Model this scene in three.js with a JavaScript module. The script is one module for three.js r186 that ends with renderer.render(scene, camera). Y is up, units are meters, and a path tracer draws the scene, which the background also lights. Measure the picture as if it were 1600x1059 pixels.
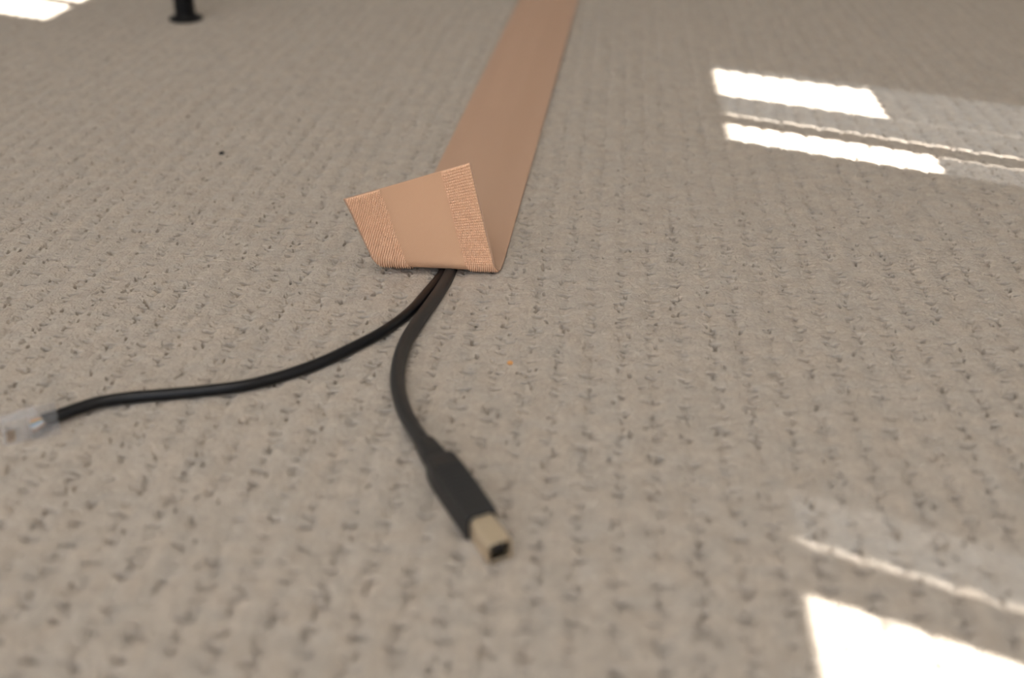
import * as THREE from 'three';
import { mergeGeometries, toCreasedNormals } from 'three/addons/utils/BufferGeometryUtils.js';
import { RectAreaLightUniformsLib } from 'three/addons/lights/RectAreaLightUniformsLib.js';
import { RoundedBoxGeometry } from 'three/addons/geometries/RoundedBoxGeometry.js';

// ---------------------------------------------------------------- camera, sky, sun, exposure
const scene = new THREE.Scene();
const D2R = Math.PI / 180;
const FOCAL = 1700, PITCH = 29.454 * D2R, YAW = 5.4 * D2R;             // focal length in pixels of a 1600 x 1059 picture
const camera = new THREE.PerspectiveCamera(2 * Math.atan(1059 / 2 / FOCAL) / D2R, 1600 / 1059, 0.01, 60);
camera.position.set(0, 0.235, 0);
camera.lookAt(-Math.sin(YAW) * Math.cos(PITCH), 0.235 - Math.sin(PITCH), -Math.cos(YAW) * Math.cos(PITCH));
camera.focus = 0.535;
camera.userData.fStop = 4.8;
scene.add(camera);

scene.background = new THREE.Color().setRGB(0.88, 0.96, 1.08);
scene.backgroundIntensity = 1.8;

const SUN_ELEV = 42 * D2R, SUN_SLOPE = 0.42;                            // sunlight runs towards -x and, 0.42 as fast, towards -z
const sun = new THREE.DirectionalLight(new THREE.Color().setRGB(1.0, 0.96, 0.9), 40);
{
  const n = Math.hypot(1, SUN_SLOPE), c = Math.cos(SUN_ELEV);
  sun.position.set(6 * c / n, 6 * Math.sin(SUN_ELEV), 6 * c * SUN_SLOPE / n);
  sun.target.position.set(0, 0, 0);
}
sun.castShadow = true;
sun.shadow.mapSize.set(4096, 4096);
sun.shadow.camera.left = sun.shadow.camera.bottom = -3.5;
sun.shadow.camera.right = sun.shadow.camera.top = 3.5;
sun.shadow.camera.near = 0.5; sun.shadow.camera.far = 14;
sun.shadow.bias = -0.0005;
sun.shadow.radius = 0.5;
scene.add(sun, sun.target);

const renderer = new THREE.WebGLRenderer({ antialias: true });
renderer.toneMapping = THREE.LinearToneMapping;
renderer.toneMappingExposure = 1.0;
renderer.shadowMap.enabled = true;

// ---------------------------------------------------------------- helpers
let seed = 20240611;
const rnd = () => { seed = (seed + 0x6D2B79F5) | 0; let t = Math.imul(seed ^ (seed >>> 15), 1 | seed); t = (t + Math.imul(t ^ (t >>> 7), 61 | t)) ^ t; return ((t ^ (t >>> 14)) >>> 0) / 4294967296; };
const lerp = (a, b, t) => a + (b - a) * t;
const smooth = (a, b, x) => { const t = Math.min(1, Math.max(0, (x - a) / (b - a))); return t * t * (3 - 2 * t); };
const V = (x, y, z) => new THREE.Vector3(x, y, z);
const lin = (r, g, b) => new THREE.Color().setRGB(r, g, b);

function mesh(name, geometry, material, parent = scene) {
  const m = new THREE.Mesh(Array.isArray(geometry) ? mergeGeometries(geometry) : geometry, material);
  m.name = name; m.castShadow = m.receiveShadow = true; parent.add(m);
  return m;
}
function group(name, x = 0, y = 0, z = 0) { const g = new THREE.Group(); g.name = name; g.position.set(x, y, z); scene.add(g); return g; }
function tag(o, label, category) { o.userData.label = label; o.userData.category = category; return o; }
function struct(o) { o.userData.kind = 'structure'; return o; }
function box(x0, x1, y0, y1, z0, z1) {
  const g = new THREE.BoxGeometry(x1 - x0, y1 - y0, z1 - z0);
  g.translate((x0 + x1) / 2, (y0 + y1) / 2, (z0 + z1) / 2);
  return g;
}
// a wall or door slab cut by rectangular openings, as a solid with thickness; axis 'x' (runs in z) or 'z' (runs in x)
function slabWithHoles(axis, at, thick, a0, a1, y0, y1, holes) {
  const xs = [...new Set([a0, a1, ...holes.flatMap((h) => [h[0], h[1]])])].sort((p, q) => p - q);
  const ys = [...new Set([y0, y1, ...holes.flatMap((h) => [h[2], h[3]])])].sort((p, q) => p - q);
  const parts = [];
  for (let i = 0; i + 1 < xs.length; i++) for (let j = 0; j + 1 < ys.length; j++) {
    const cx = (xs[i] + xs[i + 1]) / 2, cy = (ys[j] + ys[j + 1]) / 2;
    if (holes.some((h) => cx > h[0] && cx < h[1] && cy > h[2] && cy < h[3])) continue;
    parts.push(axis === 'x' ? box(at, at + thick, ys[j], ys[j + 1], xs[i], xs[i + 1]) : box(xs[i], xs[i + 1], ys[j], ys[j + 1], at, at + thick));
  }
  return mergeGeometries(parts);
}
// periodic value noise over the unit square, nx by nz cells
function periodicNoise(nx, nz) {
  const a = new Float32Array(nx * nz).map(() => rnd());
  return (u, v) => {
    const x = ((u % 1) + 1) % 1 * nx, z = ((v % 1) + 1) % 1 * nz;
    const i = Math.floor(x), j = Math.floor(z), fx = x - i, fz = z - j, sx = fx * fx * (3 - 2 * fx), sz = fz * fz * (3 - 2 * fz);
    const i0 = i % nx, i1 = (i + 1) % nx, j0 = (j % nz) * nx, j1 = ((j + 1) % nz) * nx;
    return lerp(lerp(a[j0 + i0], a[j0 + i1], sx), lerp(a[j1 + i0], a[j1 + i1], sx), sz);
  };
}
function grayTexture(n, fn, repeat = 1) {
  const d = new Uint8Array(n * n * 4);
  for (let j = 0; j < n; j++) for (let i = 0; i < n; i++) {
    const v = Math.max(0, Math.min(255, Math.round(fn(i / n, j / n) * 255))), k = (j * n + i) * 4;
    d[k] = d[k + 1] = d[k + 2] = v; d[k + 3] = 255;
  }
  const t = new THREE.DataTexture(d, n, n);
  t.wrapS = t.wrapT = THREE.RepeatWrapping; t.magFilter = THREE.LinearFilter; t.minFilter = THREE.LinearMipmapLinearFilter; t.generateMipmaps = true;
  t.repeat.set(repeat, repeat); t.needsUpdate = true;
  return t;
}

// ---------------------------------------------------------------- materials
const M = {
  wall: new THREE.MeshStandardMaterial({ color: lin(0.72, 0.69, 0.64), roughness: 0.9 }),
  trim: new THREE.MeshStandardMaterial({ color: lin(0.78, 0.77, 0.74), roughness: 0.45 }),
  patio: new THREE.MeshStandardMaterial({ color: lin(0.3, 0.29, 0.27), roughness: 0.95 }),
  backing: new THREE.MeshStandardMaterial({ color: lin(0.16, 0.13, 0.1), roughness: 1 }),
  glass: new THREE.MeshPhysicalMaterial({ color: 0xffffff, transmission: 1, thickness: 0, roughness: 0, ior: 1.5 }),
  sheerDense: new THREE.MeshPhysicalMaterial({ color: lin(0.026, 0.031, 0.038), transmission: 0.95, thickness: 0, roughness: 0.3, specularIntensity: 0.1 }),
  sheer: new THREE.MeshPhysicalMaterial({ color: lin(0.042, 0.050, 0.061), transmission: 0.95, thickness: 0, roughness: 0.3, specularIntensity: 0.1 }),
};

// ---------------------------------------------------------------- room shell (x right, z towards the camera's back)
const RX0 = -2.37, RX1 = 0.75, RZ0 = -2.6, RZ1 = 1.04, RH = 2.4, WT = 0.1;
struct(mesh('floor', box(RX0 - WT, RX1 + WT, -0.12, -0.0095, RZ0 - WT, RZ1 + WT), M.backing));
struct(mesh('ceiling', box(RX0 - WT, RX1 + WT, RH, RH + 0.12, RZ0 - WT, RZ1 + WT), M.wall));
struct(mesh('wall_left', box(RX0 - WT, RX0, -0.12, RH, RZ0 - WT, RZ1 + WT), M.wall));
struct(mesh('wall_front', box(RX0, RX1, -0.12, RH, RZ0 - WT, RZ0), M.wall));
// right wall: narrow glazed side lights; openings as [z0, z1, y0, y1]
const TAN = Math.tan(SUN_ELEV) * Math.hypot(1, SUN_SLOPE);
const yAt = (x) => (RX1 + 0.02 - x) * TAN;                                     // height on the right wall whose sunlight lands at x
const zAt = (q) => SUN_SLOPE * RX1 - q;                                 // place along the right wall whose sunlight lands on stripe q
const topA = yAt(0.078), topB = yAt(0.068), upLow = yAt(-0.522) - 0.02 * TAN;
const openA = [zAt(0.902), zAt(0.724) + 0.0084, 0.04, topA], openAUp = [zAt(0.9), zAt(0.750) + 0.0084, upLow, 1.95];
const openB = [zAt(0.346), zAt(0.12), 0.04, topB];
const wallRight = struct(mesh('wall_right', slabWithHoles('x', RX1, 0.02, RZ0 - WT, RZ1 + WT, -0.12, RH, [openA, openAUp, openB]), M.wall));
// back wall with a wide glazed door
const openBack = [-2.0, 0.45, 0.02, 2.12];
struct(mesh('wall_back', slabWithHoles('z', RZ1, WT, RX0, RX1, -0.12, RH, [openBack]), M.wall));
struct(mesh('ground', box(-12, 12, -0.5, -0.125, -12, 12), M.patio));

function sideLight(name, o, bars, sheers, cloth = M.sheer) {
  const w = struct(group(name, RX1, 0, 0));
  const fr = [];
  for (const [z0, z1] of bars) fr.push(box(0.006, 0.014, o[2], o[3], z0 + 0.0042, z1 + 0.0042));
  if (fr.length) mesh('mullion', fr, M.trim, w);
  mesh('pane', box(0.0105, 0.0115, o[2], o[3], o[0], o[1]), M.glass, w);
  for (const [z0, z1, y0, y1] of sheers) {                              // sheer cloth hung against the glass, one sheet without thickness
    const g = new THREE.PlaneGeometry(z1 - z0, y1 - y0, 24, 2);
    const p = g.attributes.position;
    for (let i = 0; i < p.count; i++) p.setZ(i, 0.0015 * Math.sin(p.getX(i) * 420));
    g.computeVertexNormals(); g.rotateY(-Math.PI / 2); g.translate(-0.004, (y0 + y1) / 2, (z0 + z1) / 2);
    mesh('sheer_panel', g, cloth, w);
  }
  return w;
}
const cafe = yAt(0.225), cafeFar = yAt(0.212);
sideLight('window_1', openA, [[zAt(0.7755), zAt(0.7575)]], [
  [openA[0] - 0.012, zAt(0.826), openA[2], cafeFar], [zAt(0.8262), zAt(0.7801), openA[2], topA + 0.01], [zAt(0.7575), openA[1] + 0.01, openA[2], cafe], [openA[0] - 0.012, zAt(0.889), cafeFar, topA + 0.01]]);
sideLight('window_2', openAUp, [], []);
sideLight('window_3', openB, [[zAt(0.3155), zAt(0.292)]], [[openB[0] - 0.014, zAt(0.3200), openB[2], topB + 0.01]], M.sheerDense);
{
  const w = struct(group('window_4', 0, 0, RZ1)), [x0, x1, y0, y1] = openBack, fr = [];
  for (const x of [x0, (x0 + x1) / 2 - 0.03, x1 - 0.06]) fr.push(box(x, x + 0.06, y0, y1, 0.02, 0.08));
  for (const y of [y0, y1 - 0.06]) fr.push(box(x0, x1, y, y + 0.06, 0.021, 0.079));
  mesh('window_frame', fr, M.trim, w);
  const xm = (x0 + x1) / 2;
  for (const [a, b] of [[x0 + 0.06, xm - 0.03], [xm + 0.03, x1 - 0.06]]) mesh('pane', box(a, b, y0 + 0.06, y1 - 0.06, 0.048, 0.052), M.glass, w);
}
for (const [n, g] of [['baseboard_left', box(RX0, RX0 + 0.014, 0, 0.09, RZ0, RZ1)], ['baseboard_front', box(RX0 + 0.014, RX1, 0, 0.09, RZ0, RZ0 + 0.014)]]) struct(mesh(n, g, M.trim));

// ceiling panel lamp, its diffuser glowing softly and an area light of the same size just below it
RectAreaLightUniformsLib.init();
{
  const cx = -0.3, cz = 0.5, w = 1.2, d = 0.6;
  const lamp = tag(group('ceiling_lamp', cx, RH, cz), 'flat white rectangular panel lamp on the ceiling above the cables', 'lamp');
  mesh('frame', [box(-w / 2 - 0.02, w / 2 + 0.02, -0.03, 0, -d / 2 - 0.02, -d / 2), box(-w / 2 - 0.02, w / 2 + 0.02, -0.03, 0, d / 2, d / 2 + 0.02), box(-w / 2 - 0.02, -w / 2, -0.03, 0, -d / 2, d / 2), box(w / 2, w / 2 + 0.02, -0.03, 0, -d / 2, d / 2)], M.trim, lamp);
  mesh('diffuser', box(-w / 2, w / 2, -0.026, -0.01, -d / 2, d / 2), new THREE.MeshStandardMaterial({ color: lin(0.9, 0.9, 0.9), roughness: 0.6, emissive: lin(1, 0.95, 0.88), emissiveIntensity: 0.8 }), lamp);
  const glow = new THREE.RectAreaLight(lin(1, 0.97, 0.94), 6.0, w, d);
  glow.position.set(cx, RH - 0.032, cz); glow.lookAt(cx, 0, cz);
  scene.add(glow);
}

// ---------------------------------------------------------------- carpet: ribs of tufts with dark gaps between them, one tile repeated over the floor
{
  const T = 0.26, N = 720, RIBS = 20, ROWS = 20;
  const nFuzz = periodicNoise(360, 330), nFuzz2 = periodicNoise(210, 170), nMid = periodicNoise(70, 60), nLow = periodicNoise(9, 7), nWob = periodicNoise(20, 26), nWob2 = periodicNoise(60, 60), nTone = periodicNoise(44, 44), nTone2 = periodicNoise(240, 240);
  // tufts
  const TX = 60, TZ = 72, tx = new Float32Array(TX * TZ), tz = new Float32Array(TX * TZ), th = new Float32Array(TX * TZ), tc = new Float32Array(TX * TZ);
  for (let j = 0; j < TZ; j++) for (let i = 0; i < TX; i++) { const k = j * TX + i; tx[k] = i + 0.5 + (rnd() - 0.5) * 0.55; tz[k] = j + 0.5 + (rnd() - 0.5) * 0.6; th[k] = rnd(); tc[k] = rnd(); }
  // gaps: a dash across each groove where the loops of neighbouring ribs meet
  const gaps = [];
  for (let i = 0; i < RIBS; i++) {
    const ph = rnd();
    for (let j = 0; j < ROWS; j++) {
      const dep = rnd();
      gaps.push([(i + (rnd() - 0.5) * 0.26) / RIBS * T, ((j + ph + (rnd() - 0.5) * 0.5) / ROWS * T + T) % T, (rnd() - 0.5) * 0.7, lerp(0.5, 1, dep) * (rnd() < 0.12 ? 0.35 : 1), lerp(0.0012, 0.0028, rnd()), lerp(0.00055, 0.00105, rnd())]);
    }
    for (let j = 0; j < ROWS * 4; j++) {
      const across = rnd() < 0.35 ? Math.PI / 2 : 0;
      gaps.push([(i + (rnd() + rnd() - 1) * 0.36) / RIBS * T, rnd() * T, across + (rnd() + rnd() - 1) * 0.6, lerp(0.15, 0.7, rnd()), lerp(0.0008, 0.0021, rnd()), lerp(0.00038, 0.0006, rnd())]);
    }
  }
  const W1 = N + 1, H = new Float32Array(N * N), C = new Float32Array(N * N * 3);
  for (let b = 0; b < N; b++) for (let a = 0; a < N; a++) {
    const u = a / N, v = b / N, x = u * T;
    const wob = (nWob(u, v) - 0.5) * 0.0022 + (nWob2(u, v) - 0.5) * 0.001;
    let rx = (x + wob) * RIBS / T; rx -= Math.round(rx);                // -0.5..0.5, 0 on the groove
    const dx = rx * T / RIBS;
    let h = -0.00055 * Math.exp(-((dx / 0.0019) ** 2)) * (0.3 + 1.2 * nMid(u, v)) - 0.00012 * Math.cos(rx * 2 * Math.PI);
    const px = u * TX, pz = v * TZ, ci = Math.floor(px), cj = Math.floor(pz);
    let f1 = 9, f2 = 9, who = 0;
    for (let q = -1; q <= 1; q++) for (let p = -1; p <= 1; p++) {
      const I = (ci + p + TX) % TX, J = (cj + q + TZ) % TZ, k = J * TX + I;
      const ex = tx[k] - I + ci + p - px, ez = tz[k] - J + cj + q - pz, d = Math.sqrt(ex * ex * 1.1 + ez * ez);
      if (d < f1) { f2 = f1; f1 = d; who = k; } else if (d < f2) f2 = d;
    }
    const edge = Math.exp(-(((f2 - f1) / 0.11) ** 2));
    h += -0.00032 * edge * (0.1 + 1.1 * nFuzz2(v, u)) + 0.00012 * (th[who] - 0.5) - 0.00012 * f1 * f1;
    h += 0.00030 * (nFuzz(u, v) - 0.5) + 0.00014 * (nFuzz2(u, v) - 0.5) + 0.00035 * (nMid(u, v) - 0.5) + 0.0005 * (nLow(u, v) - 0.5);
    H[b * N + a] = h;
    const tone = 1 + 0.10 * (tc[who] - 0.5) + 0.10 * (nTone(u, v) - 0.5) + 0.16 * (nTone2(u, v) - 0.5), hue = (nTone(v, u) - 0.5) * 0.04;
    C.set([0.395 * tone * (1 + hue), 0.342 * tone, 0.288 * tone * (1 - hue)], (b * N + a) * 3);
  }
  const cut = new Float32Array(N * N), cell = T / N;
  for (const [gx, gz, ang, dep, lx, lz] of gaps) {
    const r = Math.ceil(0.005 / cell), ca = Math.cos(ang), sa = Math.sin(ang), gi = Math.round(gx / cell), gj = Math.round(gz / cell), bend = (rnd() - 0.5) * 300;
    for (let q = -r; q <= r; q++) for (let p = -r; p <= r; p++) {
      const ex = (gi + p) * cell - gx, ez = (gj + q) * cell - gz;
      const lu = (ex * ca + ez * sa) / lx, lw0 = (-ex * sa + ez * ca) + bend * (ex * ex), lw = lw0 / lz;
      const k = ((gj + q + 2 * N) % N) * N + ((gi + p + 2 * N) % N);
      cut[k] = Math.max(cut[k], dep * Math.exp(-(lu ** 4) - lw ** 4));
    }
  }
  for (let k = 0; k < N * N; k++) H[k] -= 0.0055 * cut[k];
  let hi = -1; for (let k = 0; k < N * N; k++) hi = Math.max(hi, H[k]);
  const pos = new Float32Array(W1 * W1 * 3), nor = new Float32Array(W1 * W1 * 3), col = new Float32Array(W1 * W1 * 3), uv = new Float32Array(W1 * W1 * 2), idx = new Uint32Array(N * N * 6);
  const at = (a, b) => H[((b + N) % N) * N + (a + N) % N];
  for (let b = 0; b <= N; b++) for (let a = 0; a <= N; a++) {
    const k = b * W1 + a, s = (b % N) * N + a % N;
    pos.set([a * cell, H[s] - hi + 0.0006, b * cell], k * 3);
    const n = V((at(a - 1, b) - at(a + 1, b)) / (2 * cell), 1, (at(a, b - 1) - at(a, b + 1)) / (2 * cell)).normalize();
    nor.set([n.x, n.y, n.z], k * 3); col.set(C.subarray(s * 3, s * 3 + 3), k * 3); uv.set([a / N, b / N], k * 2);
  }
  let o = 0;
  for (let b = 0; b < N; b++) for (let a = 0; a < N; a++) { const k = b * W1 + a; idx.set([k, k + W1, k + 1, k + 1, k + W1, k + W1 + 1], o); o += 6; }
  const g = new THREE.BufferGeometry();
  g.setAttribute('position', new THREE.BufferAttribute(pos, 3)); g.setAttribute('normal', new THREE.BufferAttribute(nor, 3));
  g.setAttribute('color', new THREE.BufferAttribute(col, 3)); g.setAttribute('uv', new THREE.BufferAttribute(uv, 2)); g.setIndex(new THREE.BufferAttribute(idx, 1));
  // fine fibre relief
  const fine = periodicNoise(500, 500), fine2 = periodicNoise(380, 620);
  const fibre = grayTexture(1024, (u, v) => 0.5 * fine(u, v) + 0.5 * fine2(u + 0.01 * Math.sin(v * 62.83), v));
  const mat = new THREE.MeshStandardMaterial({ vertexColors: true, roughness: 1, bumpMap: fibre, bumpScale: 0.0003 });
  const nx = Math.round((RX1 - RX0) / T), nz = Math.round((RZ1 - RZ0) / T), pile = new THREE.InstancedMesh(g, mat, nx * nz), m4 = new THREE.Matrix4();
  for (let j = 0; j < nz; j++) for (let i = 0; i < nx; i++) pile.setMatrixAt(j * nx + i, m4.makeTranslation(RX0 + i * T, 0, RZ0 + j * T));
  pile.name = 'carpet_pile'; pile.castShadow = pile.receiveShadow = true;
  tag(pile, 'beige ribbed loop carpet with rows of small dark gaps covering the whole floor', 'carpet');
  pile.userData.kind = 'stuff';
  scene.add(pile);
}

// ---------------------------------------------------------------- fabric cable cover: a flat strip whose near end is folded up
const cover = tag(group('cable_cover'), 'tan woven fabric strip lying over the cables with its near end folded up', 'cable cover');
{
  // edge curves of the strip, right and left, from far to near and up to the corners of the folded end (x, y, z)
  const far = 2.55;
  const rx = (zf) => -0.0506 + 0.0205 * (zf - 0.478), lx = (zf) => -0.1066 + 0.0190 * (zf - 0.478);
  const R = [], L = [];
  for (const zf of [far, 1.8, 1.3, 1.0, 0.8, 0.65, 0.58, 0.53, 0.505]) { R.push(V(rx(zf), 0.0012, -zf)); L.push(V(lx(zf), 0.0012, -zf)); }
  R.push(V(-0.0509, 0.0012, -0.4840), V(-0.0515, 0.0019, -0.4793), V(-0.0534, 0.0046, -0.4778), V(-0.0550, 0.0105, -0.4785), V(-0.0580, 0.0235, -0.4795), V(-0.0618, 0.0410, -0.4805), V(-0.0650, 0.0565, -0.4810));
  L.push(V(-0.1085, 0.0018, -0.4840), V(-0.1108, 0.0044, -0.4750), V(-0.1130, 0.0090, -0.4718), V(-0.1145, 0.0140, -0.4706), V(-0.1173, 0.0230, -0.4690), V(-0.1203, 0.0330, -0.4673), V(-0.1232, 0.0418, -0.4655));
  const cr = new THREE.CatmullRomCurve3(R, false, 'centripetal'), cl = new THREE.CatmullRomCurve3(L, false, 'centripetal');
  const nR = R.length - 1, flatEnd = 8;                                  // control points up to index 8 lie on the carpet
  const point = (s, t) => {                                              // s in control-point units, t from right edge (0) to left edge (1)
    const p = cr.getPoint(s / nR).lerp(cl.getPoint(s / nR), t);
    const lie = 1 - smooth(flatEnd, flatEnd + 2.5, s), up = smooth(flatEnd + 1, flatEnd + 3, s);
    const mid = smooth(0.12, 0.42, t) * (1 - smooth(0.58, 0.88, t));
    p.y += lie * 0.0026 * mid;
    p.z += up * 0.0016 * Math.sin(Math.PI * t) * (1 - 0.6 * smooth(nR - 3, nR, s));  // the folded end bows slightly
    return p;
  };
  const normalAt = (s, t) => {
    const e = 0.02, a = point(Math.min(nR, s + e), t).sub(point(Math.max(0, s - e), t)), b = point(s, Math.min(1, t + e)).sub(point(s, Math.max(0, t - e)));
    return b.cross(a).normalize();                                       // points to the upper face of the strip
  };
  if (normalAt(1, 0.5).y < 0) throw new Error('normal');
  // thick sheet over [s0, s1] x [t0, t1], between offsets o0 (upper) and o1 (lower face)
  function sheet(ss, ts, o0, o1, uvScale, relief) {
    const pos = [], uv = [], idx = [], ns = ss.length, nt = ts.length;
    const face = (off, flip, rel) => {
      const base = pos.length / 3; let len = 0, prev = null;
      for (let i = 0; i < ns; i++) {
        const c = point(ss[i], 0.5); if (prev) len += c.distanceTo(prev); prev = c;
        for (let j = 0; j < nt; j++) {
          const n = normalAt(ss[i], ts[j]), p = point(ss[i], ts[j]).addScaledVector(n, off - (rel ? rel(i, j) : 0));
          pos.push(p.x, p.y, p.z); uv.push(ts[j] * 0.057 / uvScale, len / uvScale);
        }
      }
      for (let i = 0; i + 1 < ns; i++) for (let j = 0; j + 1 < nt; j++) {
        const k = base + i * nt + j;
        if (flip) idx.push(k, k + 1, k + nt, k + 1, k + nt + 1, k + nt); else idx.push(k, k + nt, k + 1, k + 1, k + nt, k + nt + 1);
      }
      return base;
    };
    const A = face(o0, false), B = face(o1, true, relief), wall = (i0, j0, i1, j1) => {
      const a = A + i0 * nt + j0, b = A + i1 * nt + j1, c = B + i0 * nt + j0, d = B + i1 * nt + j1;
      const k = pos.length / 3;
      for (const q of [a, b, c, d]) { pos.push(pos[q * 3], pos[q * 3 + 1], pos[q * 3 + 2]); uv.push(uv[q * 2], uv[q * 2 + 1]); }
      idx.push(k, k + 2, k + 1, k + 1, k + 2, k + 3);
    };
    for (let i = 0; i + 1 < ns; i++) { wall(i + 1, 0, i, 0); wall(i, nt - 1, i + 1, nt - 1); }
    for (let j = 0; j + 1 < nt; j++) { wall(0, j, 0, j + 1); wall(ns - 1, j + 1, ns - 1, j); }
    const g = new THREE.BufferGeometry();
    g.setAttribute('position', new THREE.Float32BufferAttribute(pos, 3)); g.setAttribute('uv', new THREE.Float32BufferAttribute(uv, 2)); g.setIndex(idx);
    g.computeVertexNormals();
    return g;
  }
  const weave = grayTexture(256, (u, v) => { const a = Math.sin(u * Math.PI * 32), b = Math.sin(v * Math.PI * 32); return 0.5 + 0.25 * (Math.floor(u * 32) + Math.floor(v * 32) & 1 ? Math.abs(a) : -Math.abs(b)) + 0.2 * (rnd() - 0.5); });
  const fabric = new THREE.MeshStandardMaterial({ color: lin(0.47, 0.295, 0.20), roughness: 0.55, bumpMap: weave, bumpScale: 0.00012 });
  const hookMat = new THREE.MeshStandardMaterial({ color: lin(0.79, 0.480, 0.305), roughness: 0.34 });
  const ss = []; for (let i = 0; i <= flatEnd; i++) for (let k = 0; k < 5; k++) ss.push(Math.min(flatEnd, i + k / 5)); 
  const sArr = [...new Set(ss)]; for (let s = flatEnd + 0.1; s < nR - 0.01; s += 0.1) sArr.push(s); sArr.push(nR);
  const tArr = Array.from({ length: 41 }, (_, i) => i / 40);
  mesh('fabric_strip', sheet(sArr, tArr, 0.0004, -0.0004, 0.016), fabric, cover);
  const s3 = []; for (let s = flatEnd + 0.3; s < nR - 0.02; s += 0.1) s3.push(s); s3.push(nR);
  mesh('underside_panel', sheet(s3, Array.from({ length: 25 }, (_, i) => lerp(0.22, 0.74, i / 24)), -0.0003, -0.00055, 0.016), new THREE.MeshStandardMaterial({ color: lin(0.645, 0.380, 0.232), roughness: 0.75, bumpMap: weave, bumpScale: 0.0001 }), cover);
  // hook tape along both edges of the underside, seen where the end is folded up
  for (const [t0, t1] of [[0.012, 0.235], [0.715, 0.985]]) {
    const s0 = flatEnd + 0.3, s2 = [], t2 = [];
    let run = 0;                                        // even steps of a quarter millimetre along the tape
    for (let s = s0, q = point(s0, 0.5); s < nR - 0.004; s += 0.004) { const p = point(s, 0.5); run += p.distanceTo(q); q = p; if (run > 0.00027 || !s2.length) { s2.push(s); run = 0; } }
    for (let k = 0; k <= 56; k++) t2.push(lerp(t0, t1, k / 56));
    mesh('hook_tape', sheet(s2, t2, -0.0003, -0.0007, 0.016, (i, j) => (i > 0 && j > 0 && i % 4 < 2 && (j + (i >> 2) % 2 * 2) % 4 < 2 ? 0.0005 + 0.0005 * rnd() : 0)), hookMat, cover);
  }
}

// ---------------------------------------------------------------- cables
const rubber = new THREE.MeshPhysicalMaterial({ color: lin(0.004, 0.004, 0.005), roughness: 0.36, specularIntensity: 0.6 });
const rubberGrey = new THREE.MeshStandardMaterial({ color: lin(0.018, 0.017, 0.017), roughness: 0.5 });
const mould = new THREE.MeshStandardMaterial({ color: lin(0.014, 0.0135, 0.014), roughness: 0.55 });
function tube(points, r, name, material, parent) {
  const c = new THREE.CatmullRomCurve3(points.map(([x, y, zf]) => V(x / 1000, y / 1000, -zf / 1000)), false, 'centripetal');
  return mesh(name, new THREE.TubeGeometry(c, 260, r, 20, false), material, parent);
}
// loft of rounded rectangles along local +z: stations [z, half width, half height, corner, y of centre]
function loft(stations, seg = 6) {
  const rings = stations.map(([z, hw, hh, r, y = 0]) => {
    const pts = [];
    for (const [sx, sy, a0] of [[1, 1, 0], [-1, 1, 90], [-1, -1, 180], [1, -1, 270]]) for (let k = 0; k <= seg; k++) {
      const a = (a0 + 90 * k / seg) * D2R;
      pts.push(V(sx * (hw - r) + r * Math.cos(a), y + sy * (hh - r) + r * Math.sin(a), z));
    }
    return pts;
  });
  const n = rings[0].length, pos = [], idx = [];
  for (const g of rings) for (const p of g) pos.push(p.x, p.y, p.z);
  for (let i = 0; i + 1 < rings.length; i++) for (let j = 0; j < n; j++) { const a = i * n + j, b = i * n + (j + 1) % n; idx.push(a, b, a + n, b, b + n, a + n); }
  for (const [i, f] of [[0, 1], [rings.length - 1, 0]]) {
    const c = pos.length / 3; pos.push(0, stations[i][4] || 0, stations[i][0]);
    for (let j = 0; j < n; j++) { const a = i * n + j, b = i * n + (j + 1) % n; f ? idx.push(c, b, a) : idx.push(c, a, b); }
  }
  const g = new THREE.BufferGeometry();
  g.setAttribute('position', new THREE.Float32BufferAttribute(pos, 3)); g.setIndex(idx);
  return toCreasedNormals(g, 0.6);
}
const mm = (rows) => rows.map((r) => r.map((v) => v / 1000));

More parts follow.
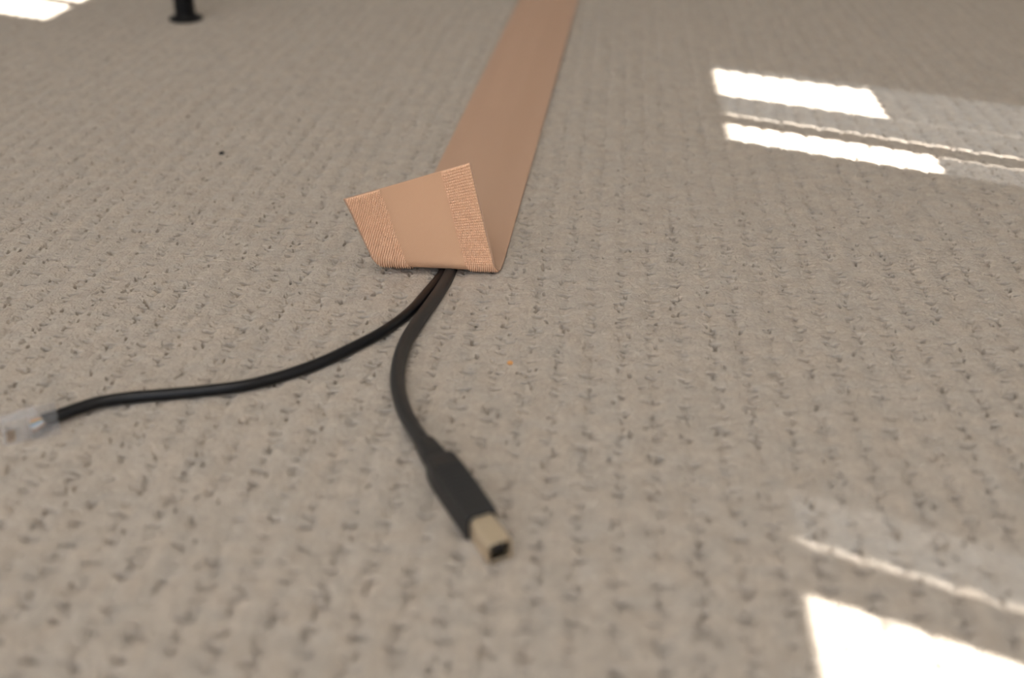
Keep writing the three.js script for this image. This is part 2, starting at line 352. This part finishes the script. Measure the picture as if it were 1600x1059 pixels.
// square-plug computer cable
{
  const c = tag(group('usb_cable'), 'thick black cable ending in a square plug with a bare metal shell', 'cable');
  tube([[-74, 0.2, 560], [-75, 0.2, 500], [-75.6, 0.4, 480], [-76.1, 1.0, 467], [-78.2, 2.0, 446.4], [-81.8, 2.4, 423.4], [-84.2, 2.5, 404.4], [-83.9, 2.6, 385.3], [-81.2, 2.8, 367.8], [-75.4, 3.4, 349.4], [-68.4, 4.3, 334.6], [-63.2, 4.8, 325], [-58, 5.0, 317]], 0.003, 'cable_sheath', rubberGrey, c);
  // plug parts stand in the group's axes, turned along the plug
  const base = V(-0.0622, 0.0052, -0.3235), dir = V(-0.0282, 0.0052, -0.2660).sub(base).normalize(), yaw = Math.atan2(dir.x, dir.z);
  const put = (name, g, m) => { const o = mesh(name, g, m, c); o.position.copy(base); o.rotation.y = yaw; return o; };
  put('strain_relief', loft(mm([[-1.5, 3.1, 3.1, 2.9], [0, 3.9, 3.9, 3.5], [4, 4.2, 4.1, 3.4], [11.2, 4.3, 4.2, 3], [13.0, 4.0, 3.9, 2.8]])), mould);
  const housing = loft(mm([[12, 4.2, 4.0, 1.2], [12.6, 4.9, 4.5, 1.2], [14, 5.3, 4.8, 1.2], [18, 5.6, 5.0, 1.1], [23, 5.8, 5.1, 1], [45.5, 5.75, 5.1, 1], [49.6, 5.65, 5.05, 1], [50.6, 5.3, 4.7, 0.9]]));
  const ribs = [];
  for (let k = 0; k < 7; k++) { const g = new RoundedBoxGeometry(0.0085, 0.0006, 0.0012, 2, 0.0003); g.translate(0, 0.0051, 0.021 + k * 0.0024); ribs.push(g); }
  put('plug_housing', housing, mould);
  put('grip_ridges', ribs, mould);
  // metal shell: square tube with two bevelled corners
  const outer = new THREE.Shape(), hw = 0.0042, hh = 0.0039, b = 0.0012;
  outer.moveTo(-hw, -hh); outer.lineTo(hw, -hh); outer.lineTo(hw, hh - b); outer.lineTo(hw - b, hh); outer.lineTo(-hw + b, hh); outer.lineTo(-hw, hh - b); outer.closePath();
  const t = 0.00045, hole = new THREE.Path();
  hole.moveTo(-hw + t, -hh + t); hole.lineTo(-hw + t, hh - b - t * 0.4); hole.lineTo(-hw + b + t * 0.4, hh - t); hole.lineTo(hw - b - t * 0.4, hh - t); hole.lineTo(hw - t, hh - b - t * 0.4); hole.lineTo(hw - t, -hh + t); hole.closePath();
  outer.holes.push(hole);
  const shell = new THREE.ExtrudeGeometry(outer, { depth: 0.0150, bevelEnabled: true, bevelThickness: 0.0002, bevelSize: 0.00012, bevelSegments: 2 });
  shell.translate(0, 0, 0.0497);
  put('metal_shell', shell, new THREE.MeshStandardMaterial({ color: lin(0.83, 0.72, 0.56), metalness: 1, roughness: 0.36 }));
  const core = loft(mm([[49.5, 3.7, 3.4, 0.3], [59.5, 3.7, 3.4, 0.3]])), tongue = loft(mm([[59, 2.6, 1.3, 0.2], [63.2, 2.5, 1.2, 0.2]]));
  put('socket_insert', [core, tongue], new THREE.MeshStandardMaterial({ color: lin(0.006, 0.006, 0.007), roughness: 0.7 }));
}
// network cable with a clear modular plug
{
  const c = tag(group('network_cable'), 'thin black cable curving left to a clear plastic modular plug', 'cable');
  tube([[-79, 0, 560], [-78.4, 0, 500], [-78.8, 0.2, 480], [-80.2, 0.8, 467.8], [-82.9, 1.8, 451.6], [-88.0, 2.1, 429.9], [-96, 2.2, 411.7], [-106.5, 2.3, 395.9], [-116.9, 2.3, 382.5], [-129.9, 2.3, 370.5], [-143.3, 2.3, 361.7], [-157.4, 2.4, 356.5], [-171.7, 2.5, 352.2], [-185.8, 2.7, 348.1], [-195.5, 3.1, 343.2], [-202.3, 3.3, 337.4], [-207.2, 3.4, 332], [-211.5, 3.4, 328.5]], 0.0024, 'cable_sheath', rubber, c);
  const base = V(-0.2062, 0.0036, -0.3302), dir = V(-0.87, 0, 0.50).normalize(), yaw = Math.atan2(dir.x, dir.z);
  const put = (name, g, m) => { const o = mesh(name, g, m, c); o.position.copy(base); o.rotation.y = yaw; return o; };
  const clear = new THREE.MeshPhysicalMaterial({ color: lin(0.97, 0.97, 0.98), transmission: 0.94, thickness: 0, ior: 1.5, roughness: 0.3 });
  // body: a hollow back with cable entry, solid front
  const sh = new THREE.Shape(); sh.moveTo(-0.00585, -0.0034); sh.lineTo(0.00585, -0.0034); sh.lineTo(0.00585, 0.0034); sh.lineTo(-0.00585, 0.0034); sh.closePath();
  const ho = new THREE.Path(); ho.moveTo(-0.0042, -0.0024); ho.lineTo(-0.0042, 0.0024); ho.lineTo(0.0042, 0.0024); ho.lineTo(0.0042, -0.0024); ho.closePath(); sh.holes.push(ho);
  const back = new THREE.ExtrudeGeometry(sh, { depth: 0.0095, bevelEnabled: true, bevelThickness: 0.0003, bevelSize: 0.0002, bevelSegments: 2 });
  const sleek = clear.clone(); sleek.roughness = 0.14;
  put('plug_sleeve', back, sleek);
  put('plug_body', loft(mm([[9.9, 5.85, 3.4, 0.4], [12, 5.85, 3.3, 0.4], [19.6, 5.85, 3.3, 0.4]])), clear);
  const tab = loft(mm([[7, 3.1, 0.5, 0.3, 5.6], [12, 3.0, 0.55, 0.3, 5.1], [17, 1.7, 0.6, 0.3, 4.4], [19.2, 1.6, 0.7, 0.3, 3.7]]));
  put('latch', tab, clear);
  const tone = [[0.8, 0.35, 0.1], [0.75, 0.4, 0.16], [0.2, 0.45, 0.2], [0.12, 0.25, 0.6], [0.6, 0.65, 0.75], [0.5, 0.6, 0.5], [0.55, 0.42, 0.35], [0.25, 0.14, 0.08]];
  for (let k = 0; k < 8; k++) {
    const x = (k - 3.5) * 0.00102;
    const cv = new THREE.CatmullRomCurve3([V(x * 0.45, 0, 0.0045), V(x, -0.0008, 0.0075), V(x, -0.0012, 0.0097)]);
    put('wire', new THREE.TubeGeometry(cv, 10, 0.0004, 8), new THREE.MeshStandardMaterial({ color: lin(...tone[k]), roughness: 0.5 }));
    const blade = new THREE.BoxGeometry(0.0003, 0.0009, 0.003); blade.translate(x, -0.0036, 0.0172);
    put('contact', blade, new THREE.MeshStandardMaterial({ color: lin(0.6, 0.4, 0.2), metalness: 1, roughness: 0.3 }));
  }
}

// ---------------------------------------------------------------- table whose near leg shows at the upper left
{
  const t = tag(group('side_table', -0.3915, 0, -0.977), 'dark table standing on a slim round black leg with a flared foot', 'table');
  const black = new THREE.MeshPhysicalMaterial({ color: lin(0.004, 0.0036, 0.004), roughness: 0.5, specularIntensity: 0.4 });
  const W = 0.95, Dp = 0.55;
  const prof = [[0, 0], [0.0146, 0], [0.0152, 0.001], [0.0148, 0.0026], [0.0105, 0.0042], [0.0092, 0.0062]].map(([r, y]) => new THREE.Vector2(r, y));
  for (const [x, z] of [[0, 0], [-W, 0], [0, -Dp], [-W, -Dp]]) {
    const leg = mesh('leg', new THREE.LatheGeometry([[0, 0.004], [0.0091, 0.004], [0.0091, 0.68], [0, 0.68]].map(([r, y]) => new THREE.Vector2(r, y)), 32), black, t);
    leg.position.set(x, 0, z);
    mesh('foot', new THREE.LatheGeometry(prof, 32), black, leg);
  }
  const top = new RoundedBoxGeometry(W + 0.08, 0.025, Dp + 0.08, 3, 0.006); top.translate(-W / 2, 0.6925, -Dp / 2);
  mesh('table_top', top, black, t);
}

// ---------------------------------------------------------------- crumbs on the carpet
function crumb(name, x, zf, r, color, label, category) {
  const g = new THREE.IcosahedronGeometry(r, 2), p = g.attributes.position;
  for (let i = 0; i < p.count; i++) { const k = 1 + 0.25 * Math.sin(p.getX(i) / r * 3.1 + 1) * Math.cos(p.getZ(i) / r * 2.7); p.setXYZ(i, p.getX(i) * k * 1.2, p.getY(i) * k * 0.7, p.getZ(i) * k * 0.9); }
  g.computeVertexNormals();
  const m = mesh(name, g, new THREE.MeshStandardMaterial({ color, roughness: 0.8 })); m.position.set(x, r * 0.3, -zf);
  return tag(m, label, category);
}
crumb('crumb', -0.038, 0.3932, 0.0012, lin(0.62, 0.30, 0.1), 'tiny orange crumb on the carpet right of the thick black cable', 'crumb');
crumb('lint_speck', -0.243, 0.632, 0.0017, lin(0.01, 0.009, 0.008), 'tiny black speck on the carpet left of the fabric strip', 'lint');

renderer.render(scene, camera);
